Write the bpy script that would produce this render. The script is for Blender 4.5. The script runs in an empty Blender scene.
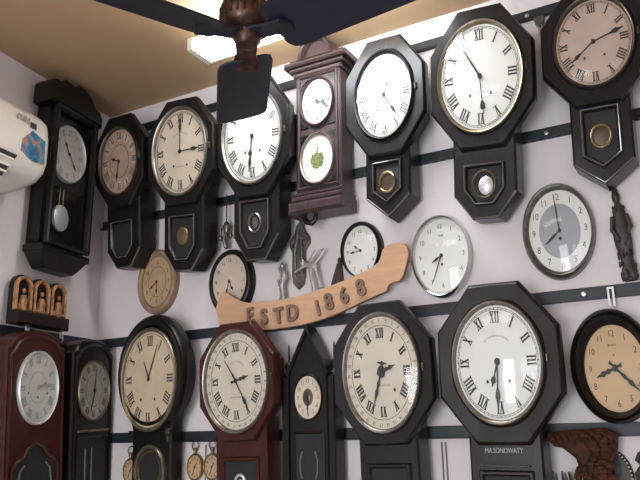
import bpy, bmesh, math, random
from mathutils import Matrix, Vector
random.seed(7)
PI = math.pi
scene = bpy.context.scene
COL = scene.collection

# ------------------------------------------------------------------ room frame
ZC = 1.6                                   # eye height
D = 2.4                                    # back wall at y = D
CX = -2.561                                # corner of back and left wall
ANG = 0.515 - 0.376                        # the left wall is a little out of square
LD = Vector((-math.sin(ANG), math.cos(ANG), 0))
LN = Vector((math.cos(ANG), math.sin(ANG), 0))
LC = Vector((CX, D, 0))
CEIL = ZC + 1.548
G = 0.028                                  # clocks stand off the wall by the rail


def frame(wall, s, out, z, tilt=0.0, roll=0.0):
    if wall == 'b':
        loc = Vector((s, D - out, z)); rz = 0.0
    else:
        p = LC + LD * s + LN * out
        loc = Vector((p.x, p.y, z)); rz = PI / 2 + ANG
    m = Matrix.Rotation(rz, 4, 'Z') @ Matrix.Rotation(tilt, 4, 'X') @ Matrix.Rotation(roll, 4, 'Y')
    m.translation = loc
    return m


# ------------------------------------------------------------------ materials
MATS = {}


def nodes(name):
    m = bpy.data.materials.new(name)
    m.use_nodes = True
    nt = m.node_tree
    b = nt.nodes['Principled BSDF']
    return m, nt, b


def simple(name, col, rough=0.5, metal=0.0, noise=0.0, scale=20.0, coat=0.0, col2=None, bump=0.0, stretch=(1, 1, 1), spec=0.5):
    if name in MATS: return MATS[name]
    m, nt, b = nodes(name)
    b.inputs['Roughness'].default_value = rough
    b.inputs['Metallic'].default_value = metal
    b.inputs['Coat Weight'].default_value = coat
    b.inputs['Coat Roughness'].default_value = 0.15
    b.inputs['Specular IOR Level'].default_value = spec
    tc = nt.nodes.new('ShaderNodeTexCoord')
    mp = nt.nodes.new('ShaderNodeMapping'); mp.inputs['Scale'].default_value = stretch
    nz = nt.nodes.new('ShaderNodeTexNoise'); nz.inputs['Scale'].default_value = scale
    nz.inputs['Detail'].default_value = 5
    nt.links.new(tc.outputs['Object'], mp.inputs['Vector']); nt.links.new(mp.outputs['Vector'], nz.inputs['Vector'])
    cr = nt.nodes.new('ShaderNodeValToRGB')
    c2 = col2 or tuple(max(0, c * (1 - noise)) for c in col)
    cr.color_ramp.elements[0].color = (*c2, 1); cr.color_ramp.elements[0].position = 0.35
    cr.color_ramp.elements[1].color = (*col, 1); cr.color_ramp.elements[1].position = 0.65
    nt.links.new(nz.outputs['Fac'], cr.inputs['Fac'])
    nt.links.new(cr.outputs['Color'], b.inputs['Base Color'])
    if bump:
        bp = nt.nodes.new('ShaderNodeBump'); bp.inputs['Strength'].default_value = bump
        bp.inputs['Distance'].default_value = 0.002
        nt.links.new(nz.outputs['Fac'], bp.inputs['Height']); nt.links.new(bp.outputs['Normal'], b.inputs['Normal'])
    MATS[name] = m
    return m


def wood(name, col, rough=0.35, coat=0.3):
    return simple(name, col, rough, 0, 0.45, 30, coat * .22, spec=0.28, stretch=(6, 6, 0.8), bump=0.15)


def glass_mat(name, rough=0.08, tint=(1, 1, 1)):
    if name in MATS: return MATS[name]
    m = bpy.data.materials.new(name); m.use_nodes = True
    nt = m.node_tree; nt.nodes.remove(nt.nodes['Principled BSDF'])
    out = nt.nodes['Material Output']
    t = nt.nodes.new('ShaderNodeBsdfTransparent'); t.inputs['Color'].default_value = (*tint, 1)
    g = nt.nodes.new('ShaderNodeBsdfGlossy'); g.inputs['Roughness'].default_value = rough
    lw = nt.nodes.new('ShaderNodeLayerWeight')
    pw = nt.nodes.new('ShaderNodeMath'); pw.operation = 'POWER'; pw.inputs[1].default_value = 5.0
    nt.links.new(lw.outputs['Facing'], pw.inputs[0])
    f = nt.nodes.new('ShaderNodeMath'); f.operation = 'MULTIPLY_ADD'; f.inputs[1].default_value = 0.95; f.inputs[2].default_value = 0.035
    nt.links.new(pw.outputs[0], f.inputs[0])
    mx = nt.nodes.new('ShaderNodeMixShader')
    nt.links.new(f.outputs[0], mx.inputs[0]); nt.links.new(t.outputs[0], mx.inputs[1]); nt.links.new(g.outputs[0], mx.inputs[2])
    nt.links.new(mx.outputs[0], out.inputs['Surface'])
    MATS[name] = m
    return m


def emit_mat(name, col, strength):
    m, nt, b = nodes(name)
    b.inputs['Base Color'].default_value = (0.9, 0.9, 0.9, 1)
    b.inputs['Emission Color'].default_value = (*col, 1)
    b.inputs['Emission Strength'].default_value = strength
    MATS[name] = m
    return m


EBONY = wood('ebonised_wood', (0.012, 0.0095, 0.012), 0.33, 0.6)
BLACKW = wood('black_brown_wood', (0.010, 0.0075, 0.0075), 0.36, 0.25)
REDW = wood('red_mahogany', (0.060, 0.014, 0.011), 0.36, 0.3)
MAHOG = wood('dark_mahogany', (0.013, 0.006, 0.0058), 0.36, 0.3)
WALNUT = wood('aged_walnut', (0.066, 0.042, 0.044), 0.36, 0.3)
EDGE_HI = simple('polished_highlight_wood', (0.09, 0.075, 0.075), 0.22, 0, 0.3, 30, 0.8)  # lighter than the cases so the edge highlights are in the colour
DARKIN = simple('clock_interior', (0.010, 0.009, 0.009), 0.7)
BRASS = simple('aged_brass', (0.40, 0.29, 0.15), 0.3, 0.9, 0.3, 40)
DBRASS = simple('dull_brass', (0.26, 0.19, 0.12), 0.4, 0.75, 0.4, 40)
BRONZE = simple('bronze_bezel', (0.13, 0.10, 0.075), 0.32, 0.7, 0.3, 40)
WARMBZ = simple('worn_bezel', (0.32, 0.27, 0.19), 0.35, 0.8, 0.3, 40)
GREYBZ = simple('tarnished_bezel', (0.34, 0.31, 0.27), 0.3, 0.85, 0.3, 40)
CHROME = simple('chrome', (0.55, 0.56, 0.56), 0.15, 1.0, 0.1, 20)
SILVER = simple('silvered_brass', (0.72, 0.74, 0.76), 0.35, 0.55, 0.1, 20)
PEWTER = simple('pewter', (0.22, 0.21, 0.19), 0.35, 0.8, 0.5, 60, bump=0.4)
PALEMET = simple('pale_cast_metal', (0.48, 0.47, 0.45), 0.35, 0.7, 0.4, 50, bump=0.3)
INK = simple('printing_ink', (0.030, 0.026, 0.026), 0.7)
FADEINK = simple('faded_ink', (0.10, 0.085, 0.075), 0.8)
BROWNINK = simple('brown_ink', (0.09, 0.045, 0.03), 0.8)
ETCH = simple('etched_glass_line', (0.10, 0.10, 0.10), 0.6)
GREYINK = simple('grey_ink', (0.33, 0.30, 0.28), 0.8)
HAND = simple('blued_steel', (0.022, 0.020, 0.022), 0.4, 0.3)
GHAND = simple('green_black_steel', (0.015, 0.028, 0.020), 0.6, 0)
P_WHITE = simple('white_enamel', (0.70, 0.69, 0.655), 0.4, 0, 0.04, 6)
P_IVORY = simple('ivory_paper', (0.60, 0.54, 0.44), 0.55, 0, 0.10, 9)
P_CREAM = simple('cream_paper', (0.62, 0.53, 0.41), 0.55, 0, 0.12, 9)
P_PINK = simple('foxed_pink_paper', (0.42, 0.275, 0.205), 0.6, 0, 0.25, 9)
P_PALEPK = simple('pale_pink_paper', (0.50, 0.38, 0.31), 0.6, 0, 0.12, 9)
P_TAN = simple('tan_paper', (0.52, 0.35, 0.21), 0.6, 0, 0.2, 9)
P_BUFF = simple('buff_paper', (0.58, 0.46, 0.32), 0.55, 0, 0.14, 9)
P_GOLD = simple('golden_dial', (0.52, 0.345, 0.18), 0.5, 0, 0.12, 7)
P_BEIGE = simple('beige_dial', (0.62, 0.52, 0.42), 0.55, 0, 0.25, 10)
P_GREY = simple('grey_dial_centre', (0.30, 0.31, 0.34), 0.45, 0.2, 0.1, 6)
P_SILV = simple('silver_dial', (0.62, 0.64, 0.62), 0.4, 0.3, 0.1, 8)
GLASS = glass_mat('dial_glass')
PLY = simple('plywood', (0.53, 0.315, 0.185), 0.5, 0, 0.16, 14, stretch=(0.6, 5, 5))
PLYEDGE = simple('sawn_plywood_edge', (0.36, 0.19, 0.10), 0.7, 0, 0.3, 40)
LETTER = simple('letter_wood', (0.20, 0.125, 0.085), 0.5, 0, 0.3, 30)
STEELRAIL = simple('painted_slotted_angle', (0.016, 0.020, 0.028), 0.5, 0, 0.3, 15)
SCREW = simple('zinc_screw', (0.6, 0.6, 0.6), 0.3, 0.9)
WALL = simple('lilac_white_plaster', (0.70, 0.655, 0.665), 0.75, 0, 0, 1.6, col2=(0.67, 0.605, 0.61), bump=0.03)
CEILM = simple('tan_ceiling_paint', (0.46, 0.31, 0.175), 0.7, 0, 0, 1.2, col2=(0.44, 0.285, 0.155))
FLOORM = simple('grey_brown_floor_tile', (0.50, 0.46, 0.42), 0.5, 0, 0.12, 3)
TRIMM = simple('white_paint', (0.75, 0.74, 0.73), 0.5)
ACW = simple('ivory_plastic', (0.78, 0.72, 0.66), 0.35, 0, 0.02, 3)
ACD = simple('dark_vent', (0.05, 0.04, 0.04), 0.6)
FANB = simple('dark_fan_paint', (0.010, 0.011, 0.026), 0.5, 0, 0.2, 8)
COPPER = simple('antique_copper', (0.12, 0.06, 0.045), 0.35, 0.7, 0.6, 45)
CARVED = simple('carved_oak', (0.46, 0.23, 0.10), 0.55, 0, 0.55, 45, bump=0.8)
CARVEDK = simple('dark_carving', (0.040, 0.034, 0.028), 0.5, 0, 0.55, 50, bump=0.8)
CARVER = simple('red_brown_carving', (0.070, 0.026, 0.014), 0.75, 0, 0.5, 35, bump=0.8, spec=0.2)
GREENP = simple('painted_green_scene', (0.03, 0.06, 0.018), 0.6, 0, 0, 90, col2=(0.20, 0.22, 0.06))
WHITEP = simple('white_plastic', (0.75, 0.75, 0.74), 0.4)
WIREM = simple('wire_insulation', (0.20, 0.16, 0.15), 0.6)


def sticker_mat():
    m, nt, b = nodes('glossy_sticker')
    tc = nt.nodes.new('ShaderNodeTexCoord')
    nz = nt.nodes.new('ShaderNodeTexNoise'); nz.inputs['Scale'].default_value = 22; nz.inputs['Detail'].default_value = 3
    nz.inputs['Distortion'].default_value = 0.8
    cr = nt.nodes.new('ShaderNodeValToRGB')
    el = cr.color_ramp.elements
    el[0].position = 0.30; el[0].color = (0.02, 0.06, 0.22, 1)
    el[1].position = 0.61; el[1].color = (0.45, 0.10, 0.06, 1)
    e = el.new(0.45); e.color = (0.03, 0.20, 0.36, 1)
    e = el.new(0.51); e.color = (0.12, 0.22, 0.30, 1)
    e = el.new(0.56); e.color = (0.50, 0.26, 0.12, 1)
    nt.links.new(tc.outputs['Object'], nz.inputs['Vector']); nt.links.new(nz.outputs['Fac'], cr.inputs['Fac'])
    nt.links.new(cr.outputs['Color'], b.inputs['Base Color']); b.inputs['Roughness'].default_value = 0.3
    return m


STICK = sticker_mat()


# ------------------------------------------------------------------ mesh builder: x right, o out from the wall, z up
class MB:
    def __init__(s):
        s.v = []; s.f = []

    def loft(s, loops, cap0=True, cap1=True, closed=True):
        n = len(loops[0]); base = len(s.v)
        for l in loops: s.v += [tuple(p) for p in l]
        for a in range(len(loops) - 1):
            for i in range(n if closed else n - 1):
                j = (i + 1) % n
                s.f.append((base + a * n + i, base + a * n + j, base + (a + 1) * n + j, base + (a + 1) * n + i))
        if cap0: s.f.append(tuple(base + i for i in reversed(range(n))))
        if cap1: s.f.append(tuple(base + (len(loops) - 1) * n + i for i in range(n)))
        return s

    def prism(s, poly, o0, o1, ch=0.0):
        """outline poly (x,z) extruded from o0 out to o1, front edge chamfered by ch"""
        lo = [[(x, o0, z) for x, z in poly]]
        if ch > 0:
            cx = sum(p[0] for p in poly) / len(poly); cz = sum(p[1] for p in poly) / len(poly)
            lo.append([(x, o1 - ch, z) for x, z in poly])
            lo.append([(x, o1, z) for x, z in inset(poly, ch)])
        else:
            lo.append([(x, o1, z) for x, z in poly])
        return s.loft(lo)

    def box(s, x0, x1, o0, o1, z0, z1, ch=0.0):
        return s.prism([(x0, z0), (x1, z0), (x1, z1), (x0, z1)], o0, o1, ch)

    def ring(s, outer, inner, prof):
        """outer, inner: same-count outlines; prof: list of (t 0 outer..1 inner, out)"""
        loops = []
        for t, o in prof:
            loops.append([(a[0] + (b[0] - a[0]) * t, o, a[1] + (b[1] - a[1]) * t) for a, b in zip(outer, inner)])
        loops.append(loops[0])
        return s.loft(loops, False, False)

    def lathe(s, ex, ez, prof, cx=0, cz=0, n=56, cap0=True, cap1=True, wrap=False):
        loops = [[(cx + ex * r * math.cos(2 * PI * i / n), o, cz + ez * r * math.sin(2 * PI * i / n)) for i in range(n)] for r, o in prof]
        if wrap: loops.append(loops[0]); cap0 = cap1 = False
        return s.loft(loops, cap0, cap1)

    def turn(s, cx, co, prof, n=20, sq=1.0):
        """turned spindle about the z axis; prof (radius, z)"""
        return s.loft([[(cx + r * math.cos(2 * PI * i / n), co + sq * r * math.sin(2 * PI * i / n), z) for i in range(n)] for r, z in prof])

    def tube(s, pts, rad, n=10):
        pts = [Vector(p) for p in pts]
        if not hasattr(rad, '__len__'): rad = [rad] * len(pts)
        loops = []
        prev = None
        for i, p in enumerate(pts):
            a = pts[max(0, i - 1)]; b = pts[min(len(pts) - 1, i + 1)]
            d = (b - a).normalized() if (b - a).length > 1e-9 else Vector((0, 0, 1))
            if prev is None:
                u = d.orthogonal().normalized()
            else:
                u = (prev - d * prev.dot(d))
                u = u.normalized() if u.length > 1e-6 else d.orthogonal().normalized()
            prev = u
            w = d.cross(u)
            loops.append([tuple(p + (u * math.cos(2 * PI * k / n) + w * math.sin(2 * PI * k / n)) * rad[i]) for k in range(n)])
        return s.loft(loops)

    def ball(s, c, r, n=14, m=8):
        if not hasattr(r, '__len__'): r = (r, r, r)
        loops = []
        for j in range(1, m):
            a = PI * j / m
            loops.append([(c[0] + r[0] * math.sin(a) * math.cos(2 * PI * i / n), c[1] + r[1] * math.sin(a) * math.sin(2 * PI * i / n), c[2] + r[2] * math.cos(a)) for i in range(n)])
        return s.loft(loops)

    def add(s, verts, faces):
        b = len(s.v); s.v += [tuple(v) for v in verts]; s.f += [tuple(b + i for i in f) for f in faces]
        return s

    def build(s, name, mat, parent=None, angle=33, world=False):
        me = bpy.data.meshes.new(name)
        vs = s.v if world else [(x, -o, z) for x, o, z in s.v]
        me.from_pydata(vs, [], s.f)
        bm = bmesh.new(); bm.from_mesh(me)
        bmesh.ops.recalc_face_normals(bm, faces=bm.faces)
        for f in bm.faces: f.smooth = True
        for e in bm.edges:
            if len(e.link_faces) == 2 and e.calc_face_angle(0) > math.radians(angle): e.smooth = False
        bm.to_mesh(me); bm.free()
        me.materials.append(mat)
        ob = bpy.data.objects.new(name, me); COL.objects.link(ob)
        if parent: ob.parent = parent
        return ob


def inset(poly, d):
    n = len(poly); out = []
    area = sum(poly[i][0] * poly[(i + 1) % n][1] - poly[(i + 1) % n][0] * poly[i][1] for i in range(n))
    sg = 1 if area > 0 else -1
    for i in range(n):
        p0 = Vector(poly[i - 1]); p1 = Vector(poly[i]); p2 = Vector(poly[(i + 1) % n])
        a = (p1 - p0); b = (p2 - p1)
        if a.length < 1e-9 or b.length < 1e-9: out.append(tuple(p1)); continue
        a.normalize(); b.normalize()
        na = Vector((-a.y, a.x)) * sg; nb = Vector((-b.y, b.x)) * sg
        m = na + nb
        if m.length < 1e-6: out.append(tuple(p1)); continue
        m.normalize(); k = d / max(0.35, m.dot(na))
        out.append(tuple(p1 + m * k))
    return out


def tag(o, label, cat, group=None, kind=None):
    if label: o['label'] = label
    if cat: o['category'] = cat
    if group: o['group'] = group
    if kind: o['kind'] = kind
    return o


def thing(name, m, label, cat, group=None):
    o = bpy.data.objects.new(name, None); COL.objects.link(o)
    o.empty_display_size = 0.05
    o.matrix_world = m
    return tag(o, label, cat, group)


def structure(name, mb, mat):
    o = mb.build(name, mat, world=True); o['kind'] = 'structure'; return o


# ------------------------------------------------------------------ lettering
TXT = {}


def glyph(ch, fat=0.0):
    if (ch, fat) in TXT: return TXT[(ch, fat)]
    cu = bpy.data.curves.new('glyph', 'FONT'); cu.body = ch; cu.size = 1.0; cu.offset = fat; cu.resolution_u = 3
    ob = bpy.data.objects.new('glyph', cu); COL.objects.link(ob)
    dg = bpy.context.evaluated_depsgraph_get()
    me = ob.evaluated_get(dg).to_mesh()
    vs = [(v.co.x, v.co.y) for v in me.vertices]; fs = [tuple(p.vertices) for p in me.polygons]
    ob.evaluated_get(dg).to_mesh_clear()
    bpy.data.objects.remove(ob); bpy.data.curves.remove(cu)
    xs = [v[0] for v in vs]; ys = [v[1] for v in vs]
    w = max(xs) - min(xs); h = max(ys) - min(ys)
    cx = (max(xs) + min(xs)) / 2; cy = (max(ys) + min(ys)) / 2
    TXT[(ch, fat)] = ([((x - cx) / h, (y - cy) / h) for x, y in vs], fs, w / h)
    return TXT[(ch, fat)]


def put_text(mb, txt, x, z, h, o0, o1, ang=0.0, sx=1.0, fat=0.0):
    """text centred on x,z with cap height h; flat slab from o0 to o1, turned clockwise by ang"""
    vs, fs, w = glyph(txt, fat)
    c, s = math.cos(ang), math.sin(ang)
    pts = [(x + (a * sx * h) * c + b * h * s, z - (a * sx * h) * s + b * h * c) for a, b in vs]
    n = len(pts)
    V = [(p[0], o1, p[1]) for p in pts] + [(p[0], o0, p[1]) for p in pts]
    F = list(fs) + [tuple(n + i for i in reversed(f)) for f in fs]
    cnt = {}
    for f in fs:
        for i in range(len(f)):
            e = (f[i], f[(i + 1) % len(f)])
            cnt[e] = 1
    for (a, b) in list(cnt):
        if (b, a) not in cnt: F.append((b, a, n + a, n + b))
    mb.add(V, F)


ROM = ['XII', 'I', 'II', 'III', 'IIII', 'V', 'VI', 'VII', 'VIII', 'IX', 'X', 'XI']


def roman(ex, ez, o, r=0.80, h=0.20, wt=0.030, start=None, thick=1.0):
    """roman numerals standing with their feet to the dial centre"""
    mb = MB()
    skip = start or []
    for k in range(12):
        if k in skip: continue
        t = ROM[k]; a = 2 * PI * k / 12
        adv = {'I': 0.062, 'V': 0.11, 'X': 0.11}
        W = sum(adv[c] for c in t); x = -W / 2
        for c in t:
            w = adv[c]; m = x + w / 2; st = []
            b = wt * thick
            if c == 'I': st = [((m, -h / 2), (m, h / 2), b)]
            if c == 'V': st = [((m - .032, h / 2), (m, -h / 2), b), ((m + .032, h / 2), (m, -h / 2), b * .55)]
            if c == 'X': st = [((m - .034, h / 2), (m + .034, -h / 2), b), ((m + .034, h / 2), (m - .034, -h / 2), b * .55)]
            for p, q, ww in st:
                quad = [(p[0] - ww / 2, p[1]), (p[0] + ww / 2, p[1]), (q[0] + ww / 2, q[1]), (q[0] - ww / 2, q[1])]
                pts = []
                for (u, v) in quad:
                    v2 = r + v
                    u2, v2 = u * math.cos(a) + v2 * math.sin(a), -u * math.sin(a) + v2 * math.cos(a)
                    pts.append((u2 * ex, v2 * ez))
                mb.prism(pts, o, o + .0008)
            x += w
        # serif bars joining the strokes, top and foot
        for v0 in (-h / 2, h / 2):
            quad = [(-W / 2, v0 - .006), (W / 2, v0 - .006), (W / 2, v0 + .006), (-W / 2, v0 + .006)]
            pts = []
            for (u, v) in quad:
                v2 = r + v
                u2, v2 = u * math.cos(a) + v2 * math.sin(a), -u * math.sin(a) + v2 * math.cos(a)
                pts.append((u2 * ex, v2 * ez))
            mb.prism(pts, o, o + .0008)
    return mb


def arabic(ex, ez, o, r=0.78, h=0.19, skip=()):
    mb = MB()
    for k in range(1, 13):
        if k in skip: continue
        a = 2 * PI * k / 12
        put_text(mb, str(k), r * math.sin(a) * ex, r * math.cos(a) * ez, h * ez, o, o + .0008, 0, ex / ez * 1.02)
    return mb


def calendar(ex, ez, o, r=0.93, h=0.062):
    mb = MB()
    for k in range(1, 32):
        a = 2 * PI * (k - 1) / 31
        put_text(mb, str(k), r * math.sin(a) * ex, r * math.cos(a) * ez, h * ez, o, o + .0006, a, ex / ez)
    return mb


def track(ex, ez, o, r0=0.925, r1=0.955, ticks=60, line=True):
    mb = MB()
    for k in range(ticks):
        a = 2 * PI * k / ticks; w = 0.009 if k % 5 == 0 else 0.005
        pts = []
        for u, v in ((-w, r0), (w, r0), (w, r1), (-w, r1)):
            pts.append(((u * math.cos(a) + v * math.sin(a)) * ex, (-u * math.sin(a) + v * math.cos(a)) * ez))
        mb.prism(pts, o, o + .0006)
    if line:
        for rr in (r0, r1):
            mb.lathe(ex, ez, [(rr - .004, o), (rr - .004, o + .0006), (rr + .004, o + .0006), (rr + .004, o)], n=64, wrap=True)
    return mb


def circle_line(ex, ez, o, r, w=0.008, mb=None, cx=0, cz=0):
    mb = mb or MB()
    mb.lathe(ex, ez, [(r - w, o), (r - w, o + .0006), (r + w, o + .0006), (r + w, o)], cx, cz, n=64, wrap=True)
    return mb


def arc_script(ex, ez, o, r=0.42, a0=-45, a1=45, n=16, h=0.045, straight=None):
    """a line of lettering too small to read, as the photo shows it"""
    mb = MB(); rnd = random.Random(int(r * 1000) + n)
    for k in range(n):
        if straight is None:
            a = math.radians(a0 + (a1 - a0) * k / (n - 1)); c = (0, r)
        else:
            a = 0.0; c = (straight[0] + straight[1] * (k / (n - 1) - .5), r)
        hh = h * rnd.uniform(.5, 1); w = h * .16
        pts = []
        for u, v in ((c[0] - w, c[1] - hh / 2), (c[0] + w, c[1] - hh / 2), (c[0] + w, c[1] + hh / 2), (c[0] - w, c[1] + hh / 2)):
            pts.append(((u * math.cos(a) + v * math.sin(a)) * ex, (-u * math.sin(a) + v * math.cos(a)) * ez))
        mb.prism(pts, o, o + .0006)
    return mb


def hand(ex, ez, o, deg, L, w=0.022, style='spade', tail=0.0):
    half = []
    if style == 'spade':
        half = [(w * .6, 0), (w * .45, L * .55), (w * 1.6, L * .66), (w * 2.2, L * .76), (w * .9, L * .86), (w * .3, L)]
    elif style == 'bar':
        half = [(w * .9, 0), (w * .7, L * .6), (w * .25, L)]
    elif style == 'leaf':
        half = [(w * .5, 0), (w * .5, L * .2), (w * 1.5, L * .5), (w * .3, L)]
    elif style == 'moon':
        half = [(w * .5, 0), (w * .45, L * .62), (w * 2.6, L * .74), (w * 2.6, L * .84), (w * .4, L * .88), (w * .2, L)]
    elif style == 'ornate':
        half = [(w * .8, 0), (w * .8, L * .25), (w * 1.7, L * .35), (w * .9, L * .5), (w * 1.9, L * .62), (w * .8, L * .8), (w * .2, L)]
    if tail: half = [(w * 1.3, -tail), (w * .7, -tail * .5)] + half
    poly = [(x, z) for x, z in half] + [(-x, z) for x, z in reversed(half)]
    a = math.radians(deg)
    pts = [((x * math.cos(a) + z * math.sin(a)) * ex, (-x * math.sin(a) + z * math.cos(a)) * ez) for x, z in poly]
    mb = MB(); mb.prism(pts, o, o + .0015)
    mb.lathe(ex, ez, [(w * 2.2, o), (w * 2.2, o + .002)], n=20)
    return mb


# ------------------------------------------------------------------ a dial with everything on it
def make_dial(root, ex, ez, o, paper, kind='roman', ink=INK, hands=None, holes=(), glass=True, cx=0, cz=0, extra=None,
              handmat=HAND, sag=0.014, numr=.80, numh=.20, thick=1.0, trk=True, skip=(), hstyle='spade', mstyle='spade', wh=.022, tail=0):
    """hands = (hour deg, hour length, minute deg, minute length)"""
    def sh(mb):
        mb.v = [(x + cx, oo, z + cz) for x, oo, z in mb.v]; return mb
    d = sh(MB().lathe(ex, ez, [(1, o - .004), (1, o)], n=64)).build('dial', paper, root)
    if kind == 'roman': sh(roman(ex, ez, o, numr, numh, thick=thick)).build('numerals', ink, d)
    elif kind == 'arabic': sh(arabic(ex, ez, o, numr, numh, skip)).build('numerals', ink, d)
    if trk: sh(track(ex, ez, o)).build('minute_track', ink, d)
    for hx, hz in holes:
        sh(MB().lathe(.032 * ex, .032 * ez, [(1, o), (1, o + .001)], hx * ex, hz * ez, n=16)).build('winding_hole', INK, d)
    for nm, mb, mat in (extra or []):
        sh(mb).build(nm, mat, d)
    if hands:
        sh(hand(ex, ez, o + .003, hands[0], hands[1], wh * 1.15, hstyle, tail)).build('hour_hand', handmat, root)
        sh(hand(ex, ez, o + .006, hands[2], hands[3], wh, mstyle, tail)).build('minute_hand', handmat, root)
    if glass:
        pr = [(1.0, o + .010)]
        for k in range(1, 7):
            r_ = 1 - k / 7 * .95; pr.append((r_, o + .010 + sag * (1 - r_ * r_)))
        mb = MB().lathe(ex, ez, pr, n=64, cap0=False, cap1=True)
        sh(mb).build('glass', GLASS, root, angle=60)
    return d


N64 = 64


def octo(sx, sz, k=1.0):
    p = []
    for i in range(N64):
        th = 2 * PI * i / N64
        a = ((th + PI / 8) % (PI / 4)) - PI / 8
        r = k / math.cos(a)
        p.append((r * math.cos(th) * sx, r * math.sin(th) * sz))
    return p


def ell(ex, ez):
    return [(ex * math.cos(2 * PI * i / N64), ez * math.sin(2 * PI * i / N64)) for i in range(N64)]


OG = 'octagonal drop wall clocks'
RG = 'round wall clocks'


def octo_clock(P, label, wood_m, bezel_m, drop='flat', window=None, dial=None, frame_hi=None, door=True):
    cx, cz, sx, sz, tilt, roll = P['cx'], P['cz'], P['sx'], P['sz'], P['tilt'], P['roll']
    L = -P['vt'] * sz
    root = thing('octagon_wall_clock', frame('b', cx, L * math.sin(tilt) + G, ZC + cz, tilt, roll), label, 'wall clock', OG)
    ex, ez = P['fx'] * sx, P['fz'] * sz
    dw, vb, vt, vp = P['dw'] * sx, P['vb'] * sz, P['vt'] * sz, P['vp'] * sz
    # case: octagonal box behind the frame and the drop trunk in one body
    top = -.62 * sz
    if drop == 'flat':
        trunk = [(-dw, top), (-dw, vb), (-dw * .42, vt), (dw * .42, vt), (dw, vb), (dw, top)]
    else:
        trunk = [(-dw, top), (-dw, vb), (0, vt), (dw, vb), (dw, top)]
    o8 = [(u * sx * .84, v * sz * .84) for u, v in ((-.414, 1), (.414, 1), (1, .414), (1, -.414), (.414, -1), (-.414, -1), (-1, -.414), (-1, .414))]
    mb = MB().prism(o8, 0, .078)
    mb.prism(trunk, 0, .092, .007)
    mb.build('case', wood_m, root)
    # octagonal frame
    mb = MB().ring(octo(sx, sz), ell(ex * .97, ez * .97), [(0, .074), (0, .100), (.10, .112), (.16, .115), (.80, .112), (.86, .117), (1, .112), (1, .080)])
    mb.build('octagon_frame', wood_m, root, angle=20)
    # bezel
    mb = MB().lathe(ex, ez, [(1.0, .106), (1.005, .120), (.985, .126), (.955, .124), (.925, .116), (.92, .106)], n=64, wrap=True)
    mb.build('bezel', bezel_m, root, angle=60)
    dd = dict(dial or {})
    make_dial(root, ex * .925, ez * .925, .110, **dd)
    mb = MB().box(ex * 1.03, ex * 1.03 + .009, .112, .122, -.012 + ez * .02, .014 + ez * .02, .003)
    mb.build('bezel_catch', BRONZE, root)
    if door:
        ti = vp + (vp - vt) * .62
        if drop == 'flat':
            house = [(-dw * .66, ti), (-dw * .66, vb + .015), (-dw * .30, vt + .045), (dw * .30, vt + .045), (dw * .66, vb + .015), (dw * .66, ti)]
        else:
            house = [(-dw * .66, ti), (-dw * .66, vb + .02), (0, vt + .05), (dw * .66, vb + .02), (dw * .66, ti)]
        inn = inset(house, .014)
        d = MB().ring(house, inn, [(0, .09), (0, .098), (.3, .104), (.7, .104), (1, .097), (1, .088)]).build('door_moulding', wood_m, root)
        MB().prism(inset(house, .011), .088, .094).build('door_panel', DARKIN, d)
        bd = MB()
        lowb = [p for p in trunk if p[1] < top - .001]
        bd.tube([(x_, .0885, z_) for x_, z_ in inset(trunk, .005) if z_ < top - .02], .0042, 8)
        bd.build('highlight_bead', EDGE_HI, root)  # bead added in lighter wood to stand for highlights along the drop
        bd = MB(); hb = inset(house, .005)
        bd.tube([(x_, .1035, z_) for x_, z_ in hb + hb[:1]], .0032, 8)
        bd.build('door_highlight_bead', EDGE_HI, d)  # same lightened bead, highlight lines of the door moulding
        if window:
            rw, rh = .033, .042
            if window == 'brass':
                MB().lathe(rw, rh, [(1, .094), (1, .101), (.88, .104), (.78, .101), (.78, .094)], 0, vp, n=40, wrap=True).build('pendulum_window', BRASS, d)
                MB().lathe(rw * .8, rh * .8, [(1, .094), (1, .096), (.4, .099)], 0, vp, n=32).build('pendulum_bob', BRONZE, d)
            elif window == 'silver':
                MB().lathe(rw * 1.25, rh * 1.2, [(1, .094), (1, .100), (.93, .103), (.86, .100), (.86, .094)], 0, vp, n=40, wrap=True).build('pendulum_window', DBRASS, d)
                MB().lathe(rw * .78, rh * .78, [(1, .094), (.95, .100), (.7, .105), (.35, .108)], .006, vp - .006, n=32).build('pendulum_bob', SILVER, d)
            elif window == 'grey':
                MB().lathe(rw * .95, rh * .95, [(1, .094), (1, .100), (.9, .103), (.82, .100), (.82, .094)], 0, vp, n=40, wrap=True).build('pendulum_window', GREYBZ, d)
                MB().lathe(rw * .45, rh * .6, [(1, .094), (.9, .098), (.3, .1)], 0, vp, n=32).build('pendulum_bob', PEWTER, d)
            elif window == 'bob':
                MB().lathe(rw * .95, rh * .95, [(1, .094), (.9, .099), (.3, .102)], 0, vp, n=32).build('pendulum_bob', DBRASS, d)
    return root


def R(**k): return k


holes2 = ((-.26, -.34), (.26, -.34))

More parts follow.
